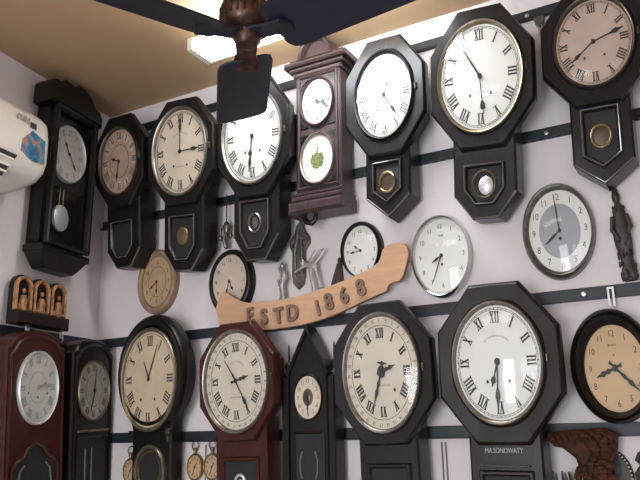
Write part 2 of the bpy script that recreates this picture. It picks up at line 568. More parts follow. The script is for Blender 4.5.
# ---- top row of octagonal clocks, left to right
T1 = R(cx=-2.286, cz=1.207, sx=.152, sz=.218, tilt=.105, roll=.020, fx=.775, fz=.733, dw=.66, vb=-1.84, vt=-2.23, vp=-1.62)
ex, ez = T1['sx'] * T1['fx'] * .925, T1['sz'] * T1['fz'] * .925
cart = MB()
for k in range(12):
    a = 2 * PI * k / 12
    cart.lathe(.125 * ex, .150 * ez, [(1, .110), (1, .1104)], .78 * ex * math.sin(a), .78 * ez * math.cos(a), n=24)
octo_clock(T1, 'octagonal drop clock with pinkish foxed dial of pale number plaques, nearest the wall corner', BLACKW, BRONZE, 'flat', None,
           R(paper=P_PINK, kind='roman', ink=FADEINK, hands=(-75, .42, 192, .62), numh=.22, thick=1.5, trk=False,
             extra=[('number_plaques', cart, P_PALEPK), ('inner_ring', circle_line(ex, ez, .110, .52, .012), FADEINK)]))

T2 = R(cx=-1.917, cz=1.1725, sx=.182, sz=.2314, tilt=.128, roll=.072, fx=.818, fz=.84, dw=.59, vb=-1.82, vt=-2.2, vp=-1.563)
ex, ez = T2['sx'] * T2['fx'] * .925, T2['sz'] * T2['fz'] * .925
octo_clock(T2, 'octagonal drop clock with cream dial showing three o clock, second from the wall corner', BLACKW, GREYBZ, 'flat', 'bob',
           R(paper=P_CREAM, kind='roman', hands=(88, .72, 2, .80), holes=holes2, thick=1.15,
             extra=[('maker_script', arc_script(ex, ez, .110, .46, -35, 35, 14), GREYINK), ('dial_script', arc_script(ex, ez, .110, -.36, n=10, straight=(0, .32)), GREYINK)]))

T3 = R(cx=-1.558, cz=1.1624, sx=.176, sz=.2518, tilt=.091, roll=.051, fx=.836, fz=.797, dw=.62, vb=-1.597, vt=-1.998, vp=-1.396)
ex, ez = T3['sx'] * T3['fx'] * .925, T3['sz'] * T3['fz'] * .925
octo_clock(T3, 'octagonal drop clock with bright white dial partly hidden behind the hanging fan blade', EBONY, GREYBZ, 'flat', 'grey',
           R(paper=P_WHITE, kind='roman', hands=(190, .50, 187, .80), holes=holes2, thick=1.1, hstyle='moon',
             extra=[('dial_script', arc_script(ex, ez, .110, -.30, n=14, straight=(0, .42)), GREYINK)]))

T4 = R(cx=-.994, cz=1.206, sx=.163, sz=.240, tilt=0.0, roll=.026, fx=.732, fz=.748, dw=.547, vb=-1.63, vt=-1.96, vp=-1.41)
ex, ez = T4['sx'] * T4['fx'] * .925, T4['sz'] * T4['fz'] * .925
octo_clock(T4, 'octagonal clock with pale dial and brass-ringed pointed drop, right of the arched two-dial clock', EBONY, EBONY, 'v', 'brass',
           R(paper=P_WHITE, kind='roman', hands=(28, .45, 139, .72), holes=holes2, thick=1.0,
             extra=[('maker_script', arc_script(ex, ez, .110, .45, -30, 30, 12), GREYINK)]))

T5 = R(cx=-.618, cz=1.170, sx=.1811, sz=.255, tilt=.075, roll=.073, fx=.831, fz=.80, dw=.598, vb=-1.60, vt=-1.93, vp=-1.47)
ex, ez = T5['sx'] * T5['fx'] * .925, T5['sz'] * T5['fz'] * .925
octo_clock(T5, 'large octagonal drop clock with white dial and a silver pendulum bob in its drop', EBONY, WARMBZ, 'flat', 'silver',
           R(paper=P_WHITE, kind='roman', hands=(-36, .70, 174, .74), holes=holes2, thick=1.15, hstyle='bar', mstyle='moon',
             extra=[('dial_script', arc_script(ex, ez, .110, -.30, n=14, straight=(0, .5)), GREYINK)]))

T6 = R(cx=-.250, cz=1.1988, sx=.1672, sz=.2166, tilt=0.0, roll=.041, fx=.754, fz=.754, dw=.552, vb=-1.86, vt=-2.20, vp=-1.471)
octo_clock(T6, 'octagonal drop clock with dim tan dial at the right end of the top row', EBONY, BRONZE, 'v', 'brass',
           R(paper=P_PALEPK, kind='roman', hands=(76, .82, 236, .72), holes=holes2, thick=1.15))

# ---- bottom row octagons
B3 = R(cx=-1.648, cz=.1923, sx=.176, sz=.222, tilt=.031, roll=-.014, fx=.865, fz=.875, dw=.66, vb=-1.95, vt=-2.3, vp=-1.72)
ex, ez = B3['sx'] * B3['fx'] * .925, B3['sz'] * B3['fz'] * .925
b3 = octo_clock(B3, 'red-brown octagonal calendar clock left of the spired clock', REDW, GREYBZ, 'flat', None,
           R(paper=P_IVORY, kind='roman', hands=(78, .42, 146, .70), numr=.70, numh=.17, thick=1.2, trk=False, tail=.16, hstyle='ornate',
             extra=[('date_numbers', calendar(ex, ez, .110), INK), ('date_ring', circle_line(ex, ez, .110, .84, .006), FADEINK),
                    ('date_hand', hand(ex, ez, .112, -40, .58, .016, 'bar'), HAND),
                    ('maker_script', arc_script(ex, ez, .110, .40, -40, 40, 16), GREYINK), ('dial_script', arc_script(ex, ez, .110, -.34, n=10, straight=(0, .3)), GREYINK)]), door=False)
B5 = R(cx=-1.050, cz=.190, sx=.1875, sz=.241, tilt=0.0, roll=-.018, fx=.77, fz=.85, dw=.58, vb=-1.9, vt=-2.25, vp=-1.7)
ex, ez = B5['sx'] * B5['fx'] * .925, B5['sz'] * B5['fz'] * .925
b5 = octo_clock(B5, 'black octagonal calendar clock just below the right end of the wooden name board', EBONY, GREYBZ, 'flat', None,
           R(paper=P_IVORY, kind='roman', hands=(75, .40, 202, .62), numr=.70, numh=.17, thick=1.35, trk=False, hstyle='ornate', mstyle='ornate', tail=.12,
             holes=((.34, -.33),),
             extra=[('date_numbers', calendar(ex, ez, .110), INK), ('date_ring', circle_line(ex, ez, .110, .84, .006), FADEINK),
                    ('date_hand', hand(ex, ez, .112, 8, .20, .05, 'moon'), HAND),
                    ('dial_script', arc_script(ex, ez, .110, -.24, n=10, straight=(.05, .3)), GREYINK)]), door=False)
B6 = R(cx=-.6486, cz=.199, sx=.197, sz=.253, tilt=0.0, roll=.012, fx=.74, fz=.765, dw=.58, vb=-1.9, vt=-2.25, vp=-1.7)
ex, ez = B6['sx'] * B6['fx'] * .925, B6['sz'] * B6['fz'] * .925
b6 = octo_clock(B6, 'largest bottom-row octagonal clock with silvery dial and white lettering below the glass', MAHOG, GREYBZ, 'flat', None,
           R(paper=P_WHITE, kind='roman', hands=(200, .46, 183, .80), holes=holes2, thick=1.15, sag=.022, numr=.79, numh=.20, wh=.026,
             extra=[('maker_script', arc_script(ex, ez, .110, .46, -38, 38, 18), GREYINK)]), door=False)


def lower_door(root, P, zt, mat, hi=None):
    """the rectangular drop door whose top edge shows at the bottom of the picture"""
    dw = P['dw'] * P['sx']; sz = P['sz']
    zb = P['vb'] * sz
    ou = [(-dw * .74, zb), (dw * .74, zb), (dw * .74, zt), (-dw * .74, zt)]
    d = MB().ring(ou, inset(ou, .016), [(0, .09), (0, .098), (.3, .104), (.7, .104), (1, .098), (1, .088)]).build('door_moulding', mat, root)
    MB().prism(inset(ou, .014), .088, .0935).build('door_panel', DARKIN, d)
    return d


d = lower_door(b3, B3, -1.245 * .222, REDW)
MB().lathe(.026, .032, [(1, .093), (1, .100), (.82, .103), (.7, .100), (.7, .093)], 0, -1.66 * .222, n=32, wrap=True).build('pendulum_window', SILVER, d)
MB().lathe(.012, .014, [(1, .093), (.8, .1), (.3, .102)], 0, -1.66 * .222, n=20).build('pendulum_bob', SILVER, d)
d = lower_door(b5, B5, -1.26 * .2369, EBONY)
d = lower_door(b6, B6, -1.34 * .244, MAHOG)
d2 = MB().box(-.075, .075, .098, .106, -1.30 * .244, -1.275 * .244, .002).build('door_top_highlight', WALNUT, b6)  # lighter bar, highlight of the door's top moulding put into the colour
MB().lathe(.045, .05, [(1, .093), (.9, .0945)], 0, -1.66 * .244, n=32).build('painted_panel', CARVER, d)
mb = MB(); put_text(mb, 'MA.SONOWATY', -.004, -1.10 * .244, .0155, .0920, .0935, 0, .72)
mb.build('case_lettering', simple('worn_white_paint', (0.42, 0.41, 0.40), 0.6), b6)


# ------------------------------------------------------------------ round wall clocks
def round_clock(cx, cz, ro, label, rim_m, ri, dcx=0, dcz=0, thick=.03, dial=None, rim_prof=None, wall_out=0.001, group=RG, name='round_wall_clock'):
    root = thing(name, frame('b', cx, wall_out, ZC + cz), label, 'wall clock', group)
    k = ri[0] / ro[0]
    t = thick
    pr = rim_prof or [(1.0, 0), (1.0, t * .55), (.975, t * .85), (k + (1 - k) * .55, t), (k + (1 - k) * .2, t * .92), (k - .004, t * .72), (k - .004, 0)]
    outer = ell(*ro); inner = [(x + dcx, z + dcz) for x, z in ell(*ri)]
    prof = []
    for r, o in pr:
        prof.append(((1 - r) / (1 - k), o))
    MB().ring(outer, inner, prof).build('rim', rim_m, root, angle=50)
    make_dial(root, ri[0], ri[1], t * .55, cx=dcx, cz=dcz, **(dial or {}))
    return root


round_clock(-2.1836, .657, (.1125, .1467), 'small round tan clock with brown dial above the rounded figure-eight clock', simple('tan_rim', (0.34, 0.22, 0.14), 0.45, 0, 0.3, 20), (.085, .114), -.002, 0, .034,
            R(paper=P_TAN, kind='arabic', ink=BROWNINK, hands=(240, .55, 178, .50), numr=.78, numh=.15, trk=False, sag=.006, handmat=BROWNINK,
              extra=[('inner_ring', circle_line(.085, .114, .0187, .60, .01), BROWNINK)]))
round_clock(-1.7746, .6045, (.1105, .1413), 'round dark-rimmed clock with beige dial, its foot hidden by the wooden name board', BLACKW, (.088, .114), -.008, .006, .038,
            R(paper=P_BEIGE, kind='arabic', ink=BROWNINK, hands=(150, .40, 200, .52), numr=.80, numh=.14, trk=False, sag=.006,
              extra=[('dial_script', arc_script(.088, .114, .0209, -.30, n=8, straight=(0, .4)), BROWNINK)]))
round_clock(-1.1667, .6594, (.0854, .1103), 'smallest round clock with dark rim and white dial above the numerals on the name board', BLACKW, (.0725, .0985), -.002, -.004, .040,
            R(paper=P_WHITE, kind='arabic', ink=FADEINK, hands=(300, .42, 264, .60), numr=.78, numh=.15, trk=False, sag=.005))
M4E = (.1008, .135)
round_clock(-.8536, .5915, (.1108, .1514), 'round chrome-rimmed clock with white dial below the two pointed drops', CHROME, M4E, .004, .001, .045,
            R(paper=P_WHITE, kind='arabic', ink=FADEINK, hands=(245, .40, 207, .80), numr=.80, numh=.13, trk=False, sag=.016, hstyle='leaf', mstyle='bar',
              extra=[('winding_square', MB().lathe(.05 * .1, .05 * .135, [(1, .0248), (1, .026)], 0, -.24 * .135, n=4), INK),
                     ('maker_script', arc_script(*M4E, .0248, .54, n=5, straight=(0, .16), h=.06), FADEINK)]))
M5E = (.0997, .1395)
round_clock(-.445, .6214, (.115, .1627), 'round clock with grey dial centre inside a white number ring', PEWTER, M5E, .006, -.001, .045,
            R(paper=P_WHITE, kind='arabic', ink=FADEINK, hands=(238, .58, -5, .92), numr=.83, numh=.16, trk=False, sag=.018, hstyle='leaf', mstyle='bar',
              extra=[('centre_disc', MB().lathe(.66 * M5E[0], .66 * M5E[1], [(1, .0248), (1, .0256)], n=48), P_GREY),
                     ('winding_hole', MB().lathe(.05 * .1, .05 * .135, [(1, .0256), (1, .027)], 0, -.2 * .135, n=16), INK)]))
B7E = (.088, .1297)
b7 = round_clock(-.320, .1726, (.1216, .1703), 'round dark wooden clock with golden dial and cross-tailed hands at the right edge', BLACKW, B7E, .006, -.008, .07,
            R(glass=False, paper=P_GOLD, kind='arabic', ink=BROWNINK, hands=(252, .66, 128, .92), numr=.80, numh=.15, trk=False, sag=.008, hstyle='ornate', mstyle='ornate', tail=.22, handmat=GHAND, wh=.034,
              extra=[('maker_script', arc_script(*B7E, .0385, .53, n=7, straight=(-.04, .26), h=.06), BROWNINK), ('inner_mark', arc_script(*B7E, .0385, .30, n=2, straight=(0, .04), h=.06), BROWNINK)]),
            rim_prof=[(1.0, 0), (1.0, .045), (.96, .062), (.93, .066), (.905, .060), (.86, .070), (.80, .062), (.76, .050), (.72, .046), (.72, 0)], wall_out=.030)

# ---- figure-eight clock (round head, scalloped flanks, round lower window)
root = thing('figure_eight_wall_clock', frame('b', -2.103, G, ZC + .2475, .02, .0), 'black round-headed clock with buff dial at five past eleven and a round lower window', 'wall clock')
RX, RZ = .187, .243
prof = []
for i in range(41):
    a = math.radians(-52 + (232 + 52) * i / 40 - 0)
    prof.append((RX * math.cos(a), RZ * math.sin(a)))
left = [(-RX * .60, -RZ * .86), (-RX * .56, -RZ * .96), (-RX * .56, -RZ * 1.08), (-RX * .56, -RZ * 1.25), (-RX * .56, -RZ * 2.0), (RX * .56, -RZ * 2.0), (RX * .56, -RZ * 1.25), (RX * .56, -RZ * 1.08), (RX * .56, -RZ * .96), (RX * .60, -RZ * .86)]
prof = [p for p in prof if p[1] > -RZ * .80] + left
cs = MB().prism(prof, .050, .088, .008)
cs.prism([(x_ * .84, z_ * .84 if z_ > -.25 else z_) for x_, z_ in prof], 0, .0505)
cs.build('case', BLACKW, root)
MB().lathe(RX * .985, RZ * .985, [(1.0, .086), (.99, .098), (.95, .108), (.90, .106), (.87, .112), (.83, .110), (.80, .10), (.80, .086)], n=64, wrap=True).build('head_frame', BLACKW, root, angle=50)
E2 = (.1462, .2049); dz = -.026
MB().lathe(E2[0] * 1.03, E2[1] * 1.03, [(1.0, .1), (1.0, .114), (.97, .119), (.93, .114), (.92, .104)], 0, dz, n=64, wrap=True).build('bezel', WARMBZ, root, angle=60)
make_dial(root, E2[0] * .95, E2[1] * .95, .108, P_BUFF, 'roman', INK, (-28, .42, 25, .78), ((-.30, -.42), (.24, -.42)), cx=0, cz=dz, thick=1.1, trk=False, hstyle='bar', mstyle='bar', wh=.018,
          extra=[('minute_ring', circle_line(E2[0] * .95, E2[1] * .95, .108, .955, .006), FADEINK)])
wz = -.245 - .2475 + .105
fl = MB().lathe(.082, .102, [(1.0, .086), (1.0, .096), (.95, .102), (.88, .102), (.82, .092)], 0, wz, n=48, wrap=True).build('lower_window', GREYBZ, root, angle=50)
MB().lathe(.062, .078, [(1.0, .086), (1.0, .094), (.95, .098), (.90, .094), (.90, .086)], 0, wz, n=48, wrap=True).build('inner_ring', DBRASS, fl, angle=50)
MB().lathe(.078, .097, [(1.0, .086), (1, .0885)], 0, wz, n=48).build('window_panel', DARKIN, fl)
MB().box(-RX * .62, RX * .60, .088, .098, -RZ * .985, -RZ * .95, .003).build('trunk_moulding', BLACKW, root)
la = MB(); la.box(RX * .46, RX * .56, .088, .104, -RZ * 1.02, -RZ * .92, .003); la.box(RX * .48, RX * .52, .088, .100, -RZ * 1.14, -RZ * 1.03, .003)
la.build('latch', BRONZE, root)

# ------------------------------------------------------------------ arched two-dial clock between the octagons
root = thing('two_dial_wall_clock', frame('b', -1.292, G, ZC + .806, 0, .012), 'walnut wall clock with arched crest and two round dials, the lower one painted green', 'wall clock')
x0, x1 = -.104, .100
body = MB().box(x0, x1, 0, .092, .085, .590, .006); body.build('case', WALNUT, root)
b = MB()
b.box(x0 - .030, x1 + .016, 0, .112, .000, .050, .012)
b.box(x0 - .018, x1 + .010, 0, .104, .050, .072, .006)
b.box(x0 - .010, x1 + .006, 0, .098, .072, .090, .006)
b.build('base_moulding', WALNUT, root)
foot = MB().tube([(-.085, .06, .0), (-.075, .06, -.022), (-.05, .06, -.030), (-.035, .06, -.018), (-.03, .06, 0)], [.010, .012, .012, .010, .008], 10)
foot.build('bracket_foot', BLACKW, root)
c = MB()
c.box(x0 - .008, x1 + .008, 0, .100, .580, .600, .005)
c.box(x0 - .022, x1 + .022, 0, .112, .600, .618, .006)
c.box(x0 - .040, x1 + .040, 0, .128, .618, .640, .008)
c.box(x0 - .020, x1 + .020, 0, .112, .640, .655, .006)
c.build('cornice', WALNUT, root)
arch = [(.080 * math.cos(PI * i / 24), .640 + .100 * math.sin(PI * i / 24)) for i in range(25)]
archi = [(.058 * math.cos(PI * i / 24), .640 + .078 * math.sin(PI * i / 24)) for i in range(25)]
MB().ring(arch, archi, [(0, 0), (0, .115), (.2, .124), (.45, .118), (.8, .124), (1, .114), (1, 0)]).build('arched_crest', WALNUT, root, angle=40)
MB().prism([(x, z) for x, z in archi], 0, .096).build('crest_panel', WALNUT, root)
door = MB().ring([(x0 + .012, .098), (x1 - .012, .098), (x1 - .012, .578), (x0 + .012, .578)], inset([(x0 + .012, .098), (x1 - .012, .098), (x1 - .012, .578), (x0 + .012, .578)], .010),
                 [(0, .09), (0, .098), (.5, .101), (1, .097), (1, .09)]).build('door_moulding', WALNUT, root)
for zz in (.455, .215):
    for qx in (-1, 1):
        for qz in (-1, 1):
            cxx, czz = qx * .078, zz + qz * .105
            sp = MB().prism([(cxx, czz), (cxx, czz - qz * .040), (cxx - qx * .010, czz - qz * .022), (cxx - qx * .026, czz - qz * .006), (cxx - qx * .034, czz)], .090, .0965)
            sp.build('spandrel', BLACKW, door)
for zz, nm in ((.455, 'u'), (.215, 'l')):
    MB().lathe(.077, .108, [(1.0, .09), (1.0, .104), (.95, .109), (.90, .106), (.87, .098), (.87, .09)], -.002, zz, n=56, wrap=True).build('dial_bezel', WALNUT if nm == 'u' else GREYBZ, root, angle=50)
make_dial(root, .068, .096, .097, P_WHITE, 'roman', FADEINK, (98, .55, 112, .75), cx=-.002, cz=.455, thick=1.3, trk=False, glass=False, wh=.04, numr=.76)
pic = MB().lathe(.068, .096, [(1, .093), (1, .097)], -.002, .215, n=56).build('painted_dial', P_WHITE, root)
rn = random.Random(3)
gm = MB()
pts = []
for i in range(26):
    a = 2 * PI * i / 26; r = rn.uniform(.8, 1.15)
    pts.append((-.002 + .031 * r * math.cos(a), .203 + (.030 if math.sin(a) < 0 else .042) * r * math.sin(a)))
gm.prism(pts, .097, .0976)
gm.prism([(-.006, .24), (.002, .24), (.001, .268), (-.004, .268)], .097, .0976)
gm.build('painted_scene', GREENP, pic)

# ------------------------------------------------------------------ spired clock
root = thing('steeple_wall_clock', frame('b', -1.371, G, ZC - .30, 0, 0), 'dark spired clock with small cream dial and brass centre, between the two calendar clocks', 'wall clock')
h0 = .525; pk = .672
MB().prism([(-.082, 0), (.082, 0), (.082, h0), (0, pk), (-.082, h0)], 0, .060, .006).build('case', BLACKW, root)
g = MB()
for sgn in (-1, 1):
    q = [(sgn * .092, h0 - .022), (sgn * .082, h0 - .028), (0, pk - .014), (0, pk + .010)]
    g.prism(q, 0, .076, .004)
g.build('gable_moulding', EBONY, root)
for sgn in (-1, 1):
    c = MB().box(sgn * .098 - .014, sgn * .098 + .014, 0, .066, 0, h0 - .03, .004)
    cc = c.build('column', BLACKW, root)
    f = MB().turn(sgn * .098, .034, [(.017, h0 - .03), (.019, h0 - .018), (.010, h0 - .006), (.016, h0 + .012), (.013, h0 + .022), (.004, h0 + .030), (.003, h0 + .085), (.001, h0 + .095)])
    f.build('finial', BLACKW, cc)
E4 = (.0556, .0775)
dzc = .419 + .0
MB().lathe(E4[0] * 1.12, E4[1] * 1.10, [(1, .058), (1, .066), (.95, .069), (.90, .066), (.89, .060)], 0, dzc, n=48, wrap=True).build('bezel', MAHOG, root, angle=50)
make_dial(root, E4[0], E4[1], .063, P_CREAM, 'arabic', FADEINK, (184, .60, 178, .74), ((-.56, -.42), (.60, -.42)), wh=.04, hstyle='bar', mstyle='bar', cx=0, cz=dzc, numr=.76, numh=.20, trk=False, sag=.004,
          extra=[('brass_centre', MB().lathe(E4[0] * .40, E4[1] * .40, [(1, .063), (.9, .0645), (.55, .0645), (.5, .063), (.2, .066)], n=28), BRONZE)])
dr = [(-.066, .02), (.066, .02), (.066, .30), (-.066, .30)]
d = MB().ring(dr, inset(dr, .010), [(0, .058), (0, .064), (.5, .067), (1, .062), (1, .058)]).build('door_frame', MAHOG, root)
MB().prism(inset(dr, .008), .056, .0605).build('door_glass_panel', DARKIN, d)
for sgn in (-1, 1):
    MB().tube([(sgn * .026, .0625, .23), (sgn * .036, .0625, .20), (sgn * .036, .0625, .16), (sgn * .028, .0625, .135)], .0035, 8).build('etched_scroll', ETCH, d)
MB().lathe(.020, .030, [(1, .060), (.9, .064), (.4, .066)], .012, .085, n=28).build('pendulum_bob', DBRASS, d)


# ------------------------------------------------------------------ regulators on the left wall
def arch_poly(w, z0, zs, zt, n=16):
    """rectangle with an arched head"""
    p = [(-w, z0), (w, z0), (w, zs)]
    for i in range(1, n):
        a = PI * i / n
        p.append((w * .86 * math.cos(a), zs + (zt - zs) * math.sin(a) ** .9))
    p.append((-w, zs))
    return p


# carved regulator
root = thing('regulator_wall_clock', frame('l', -.386, .030, ZC + .667, 0, .01), 'tall dark regulator with carved crest and silver pendulum, beside the white air conditioner', 'wall clock')
W = .136
c = MB(); c.box(-W, W, 0, .030, .085, .72); c.box(-W, -W + .022, 0, .068, .085, .72); c.box(W - .022, W, 0, .068, .085, .72)
c.box(-W, W, 0, .068, .70, .72); c.box(-W, W, 0, .068, .085, .11); c.box(-W + .02, W - .02, .028, .048, .375, .705)
c.build('case', BLACKW, root)
cr = [(-.168, .715), (-.168, .800), (-.150, .822), (-.105, .826), (-.085, .846), (-.030, .838), (0, .858), (.040, .852), (.085, .830), (.110, .800), (.145, .790), (.168, .762), (.168, .715)]
MB().prism(cr, 0, .104, .010).build('carved_crest', BLACKW, root)
bt = MB()
bt.box(-.150, .150, 0, .100, .062, .090, .008)
bt.loft([[(-.140, 0, .062), (.140, 0, .062), (.140, .090, .062), (-.140, .090, .062)], [(-.105, 0, .020), (.105, 0, .020), (.105, .072, .020), (-.105, .072, .020)], [(-.085, 0, .0), (.085, 0, .0), (.085, .065, .0), (-.085, .065, .0)]])
bt.build('base_moulding', BLACKW, root)
dr = [(-W + .004, .095), (W - .004, .095), (W - .004, .715), (-W + .004, .715)]
door = MB().ring(dr, inset(dr, .019), [(0, .088), (0, .106), (.25, .112), (.8, .110), (1, .102), (1, .088)]).build('door_frame', EBONY, root)
MB().loft([[(-.1, .0815, .12), (.1, .0815, .12)], [(-.1, .0815, .69), (.1, .0815, .69)]], False, False, closed=False).build('door_glass', GLASS, door)
MB().lathe(.107, .132, [(1, .046), (1, .064), (.97, .068), (.93, .064), (.93, .046)], .008, .534, n=48, wrap=True).build('bezel', SILVER, root, angle=60)
make_dial(root, .101, .125, .058, P_SILV, 'roman', GREYINK, (-35, .50, 140, .70), glass=False, cx=.008, cz=.534, trk=False,
          extra=[('centre_disc', MB().lathe(.3 * .101, .3 * .125, [(1, .058), (1, .0585)], n=32), SILVER)])
for xx in (-.012, .012):
    MB().tube([(xx, .044, .39), (xx, .044, .22)], .003, 8).build('pendulum_rod', DBRASS, root)
MB().lathe(.047, .060, [(1, .040), (.96, .050), (.6, .056), (.25, .058)], .003, .240, n=40).build('pendulum_bob', SILVER, root)

# red mahogany regulator
root = thing('regulator_wall_clock', frame('l', -.447, .030, ZC - .55, 0, -.07), 'reddish mahogany arch-topped regulator with pale silver dial, leftmost in the bottom row', 'wall clock')
W = .160; HT = .955; HS = .885
MB().prism(arch_poly(W, 0, HS, HT), 0, .100, .008).build('case', REDW, root)
dp = arch_poly(W - .014, .02, HS - .02, HT - .018)
MB().ring(dp, inset(dp, .014), [(0, .098), (0, .104), (.5, .108), (1, .104), (1, .098)]).build('door_moulding', REDW, root)
zc = .735
MB().lathe(.107, .141, [(1, .098), (1, .112), (.97, .117), (.93, .112), (.93, .10)], 0, zc, n=56, wrap=True).build('bezel', SILVER, root, angle=60)
make_dial(root, .100, .132, .106, P_SILV, 'roman', GREYINK, (72, .45, 84, .72), ((-.50, -.15), (.50, -.18), (.0, -.28)), cx=0, cz=zc, trk=False, sag=.006, handmat=GREYINK, thick=1.2,
          extra=[('inner_ring', circle_line(.100, .132, .106, .45, .008), GREYINK)])
wp = [(-.125, .02), (.125, .02), (.125, .44), (.10, .47), (.065, .485), (.045, .515), (0, .535), (-.045, .515), (-.065, .485), (-.10, .47), (-.125, .44)]
w = MB().ring(wp, inset(wp, .012), [(0, .098), (0, .106), (.5, .110), (1, .106), (1, .098)]).build('window_moulding', REDW, root)
MB().prism(inset(wp, .010), .097, .1015).build('window_panel', DARKIN, w)
for sgn in (-1, 1):
    MB().tube([(sgn * .075, .104, .10), (sgn * .088, .104, .36), (sgn * .078, .104, .43), (sgn * .055, .104, .45)], .004, 8).build('etched_line', ETCH, w)

# dark arch-topped regulator by the corner
root = thing('regulator_wall_clock', frame('l', -.128, .030, ZC - .55, 0, -.05), 'near-black arch-topped regulator with dim brassy dial, tucked in the wall corner of the bottom row', 'wall clock')
W = .132; HT = .955; HS = .895
MB().prism(arch_poly(W, 0, HS, HT), 0, .100, .008).build('case', MAHOG, root)
dp = arch_poly(W - .012, .02, HS - .02, HT - .018)
MB().ring(dp, inset(dp, .014), [(0, .098), (0, .104), (.5, .108), (1, .104), (1, .098)]).build('door_moulding', BLACKW, root)
zc = .737
MB().lathe(.103, .128, [(1, .098), (1, .108), (.97, .112), (.93, .108), (.93, .10)], 0, zc, n=56, wrap=True).build('bezel', DBRASS, root, angle=60)
make_dial(root, .097, .121, .104, simple('dim_brassy_dial', (0.40, 0.38, 0.31), 0.5, 0.3, 0.3, 10), 'roman', FADEINK, (8, .75, 200, .80), cx=0, cz=zc, trk=False, sag=.006, handmat=GHAND, thick=1.3, hstyle='bar', mstyle='bar', wh=.03,
          extra=[('inner_ring', circle_line(.097, .121, .104, .55, .008), FADEINK)])
MB().box(-.10, .10, .098, .112, .566, .576, .002).build('brass_strip', DBRASS, root)
wp = [(-.102, .02), (.102, .02), (.102, .55), (-.102, .55)]
w = MB().ring(wp, inset(wp, .012), [(0, .098), (0, .104), (.5, .107), (1, .104), (1, .098)]).build('window_moulding', BLACKW, root)
MB().prism(inset(wp, .010), .097, .1015).build('window_panel', DARKIN, w)
for xx in (-.045, -.005):
    MB().tube([(xx, .104, .28), (xx, .104, .50)], .0035, 8).build('etched_line', ETCH, w)


# ------------------------------------------------------------------ slotted steel rails
def rail(wall, s0, s1, z, label, screws=()):
    root = thing('slotted_rail', frame(wall, s0, 0, ZC + z), label, 'rail', 'slotted steel hanging rails')
    n = s1 - s0
    MB().box(0, n, 0, .006, -.042, 0, .001).build('rail_web', STEELRAIL, root)
    f = MB()
    f.box(0, n, .006, .0095, -.042, -.039); f.box(0, n, .0205, .026, -.042, -.039)
    k = 0.0
    while k < n:
        f.box(k, min(k + .013, n), .0095, .0205, -.042, -.039); k += .030
    f.build('slotted_flange', STEELRAIL, root)
    for sx_ in screws:
        MB().turn(0, 0, [(0.001, 0)]) if False else None
        m = MB().lathe(.008, .008, [(1, .006), (.9, .009), (.4, .010)], sx_ - s0, -.020, n=16); m.build('screw', SCREW, root)
    return root


rail('b', CX + .002, .35, 1.459, 'dark slotted steel rail along the back wall behind the heads of the top-row clocks', (-.475,))
rail('b', CX + .002, .35, .996, 'dark slotted steel rail along the back wall behind the drops of the top-row clocks', (-.452,))
rail('b', CX + .002, .35, .427, 'dark slotted steel rail along the back wall beneath the wooden name board', (-.39,))
rail('b', CX + .002, .35, .008, 'lowest dark slotted steel rail along the back wall, above the pocket watches', ())
rail('l', -1.95, -.030, .427, 'dark slotted steel rail along the left wall under the three carved arches', (-.62,))

# ------------------------------------------------------------------ name board
sg = [(-1.82, .492), (-1.798, .557), (-1.772, .558), (-1.725, .525), (-1.687, .508), (-1.652, .500), (-1.575, .496), (-1.498, .497), (-1.42, .504), (-1.342, .515), (-1.275, .528), (-1.208, .544),
      (-1.124, .568), (-1.079, .590), (-1.068, .612), (-1.062, .634), (-1.045, .647), (-1.022, .653), (-.998, .652), (-.975, .646), (-.962, .630), (-.959, .606), (-.966, .580), (-.973, .558), (-.983, .530), (-.999, .511), (-1.022, .510), (-1.042, .503),
      (-1.047, .492), (-1.051, .480), (-1.095, .468), (-1.141, .454), (-1.2, .435), (-1.256, .418), (-1.31, .405), (-1.36, .396), (-1.42, .389), (-1.483, .386), (-1.561, .384), (-1.66, .388), (-1.75, .396), (-1.80, .415)]
bx, bz = -1.40, .45
root = thing('wooden_name_board', frame('b', bx, .048, ZC + bz), 'curved pale plywood scroll board with raised letters ESTD 1868', 'sign')
brd = MB().prism([(x - bx, z - bz) for x, z in sg], 0, .018, .002).build('board', PLY, root)
brd.data.materials.append(PLYEDGE)
for p in brd.data.polygons:
    if abs(p.normal.y) < .5: p.material_index = 1
lets = [('E', -1.640, .449, .060), ('S', -1.575, .437, .064), ('T', -1.508, .434, .064), ('D', -1.444, .440, .066), ('1', -1.332, .447, .060), ('8', -1.285, .466, .066), ('6', -1.220, .482, .066), ('8', -1.150, .504, .066)]
for ch, x, z, h in lets:
    m = MB(); put_text(m, ch, x - bx, z - bz, h, .017, .030, -.10 if x < -1.40 else -.25, .84, .028)
    m.build('letter', LETTER, root)

# ------------------------------------------------------------------ ornaments on the back wall
# hanging brass pendant on a chain
root = thing('hanging_pendant', frame('b', -1.795, .034, ZC + .756), 'small cast metal pendant hanging on a thin chain above the beige round clock', 'ornament')
chn = MB()
for k in range(9):
    zz = .115 + k * .014
    pts = [(.004 * math.cos(2 * PI * i / 8) * (1 if k % 2 else .3), .004 * math.cos(2 * PI * i / 8) * (.3 if k % 2 else 1), zz + .009 * math.sin(2 * PI * i / 8)) for i in range(9)]
    chn.tube(pts, .0014, 6)
chn.build('chain', BRONZE, root)
b = MB()
b.ball((0, 0, .085), (.016, .012, .030)); b.ball((0, 0, .050), (.012, .012, .020)); b.ball((0, 0, .018), (.011, .011, .015))
b.tube([(0, 0, .10), (-.022, .004, .09), (-.028, .004, .065), (-.026, .004, .045)], [.006, .006, .005, .006])
b.tube([(0, 0, .10), (.022, .004, .09), (.028, .004, .07), (.026, .004, .052)], [.006, .006, .005, .006])
b.tube([(0, .004, .06), (-.004, .01, .03), (0, .004, .004)], [.008, .009, .008])
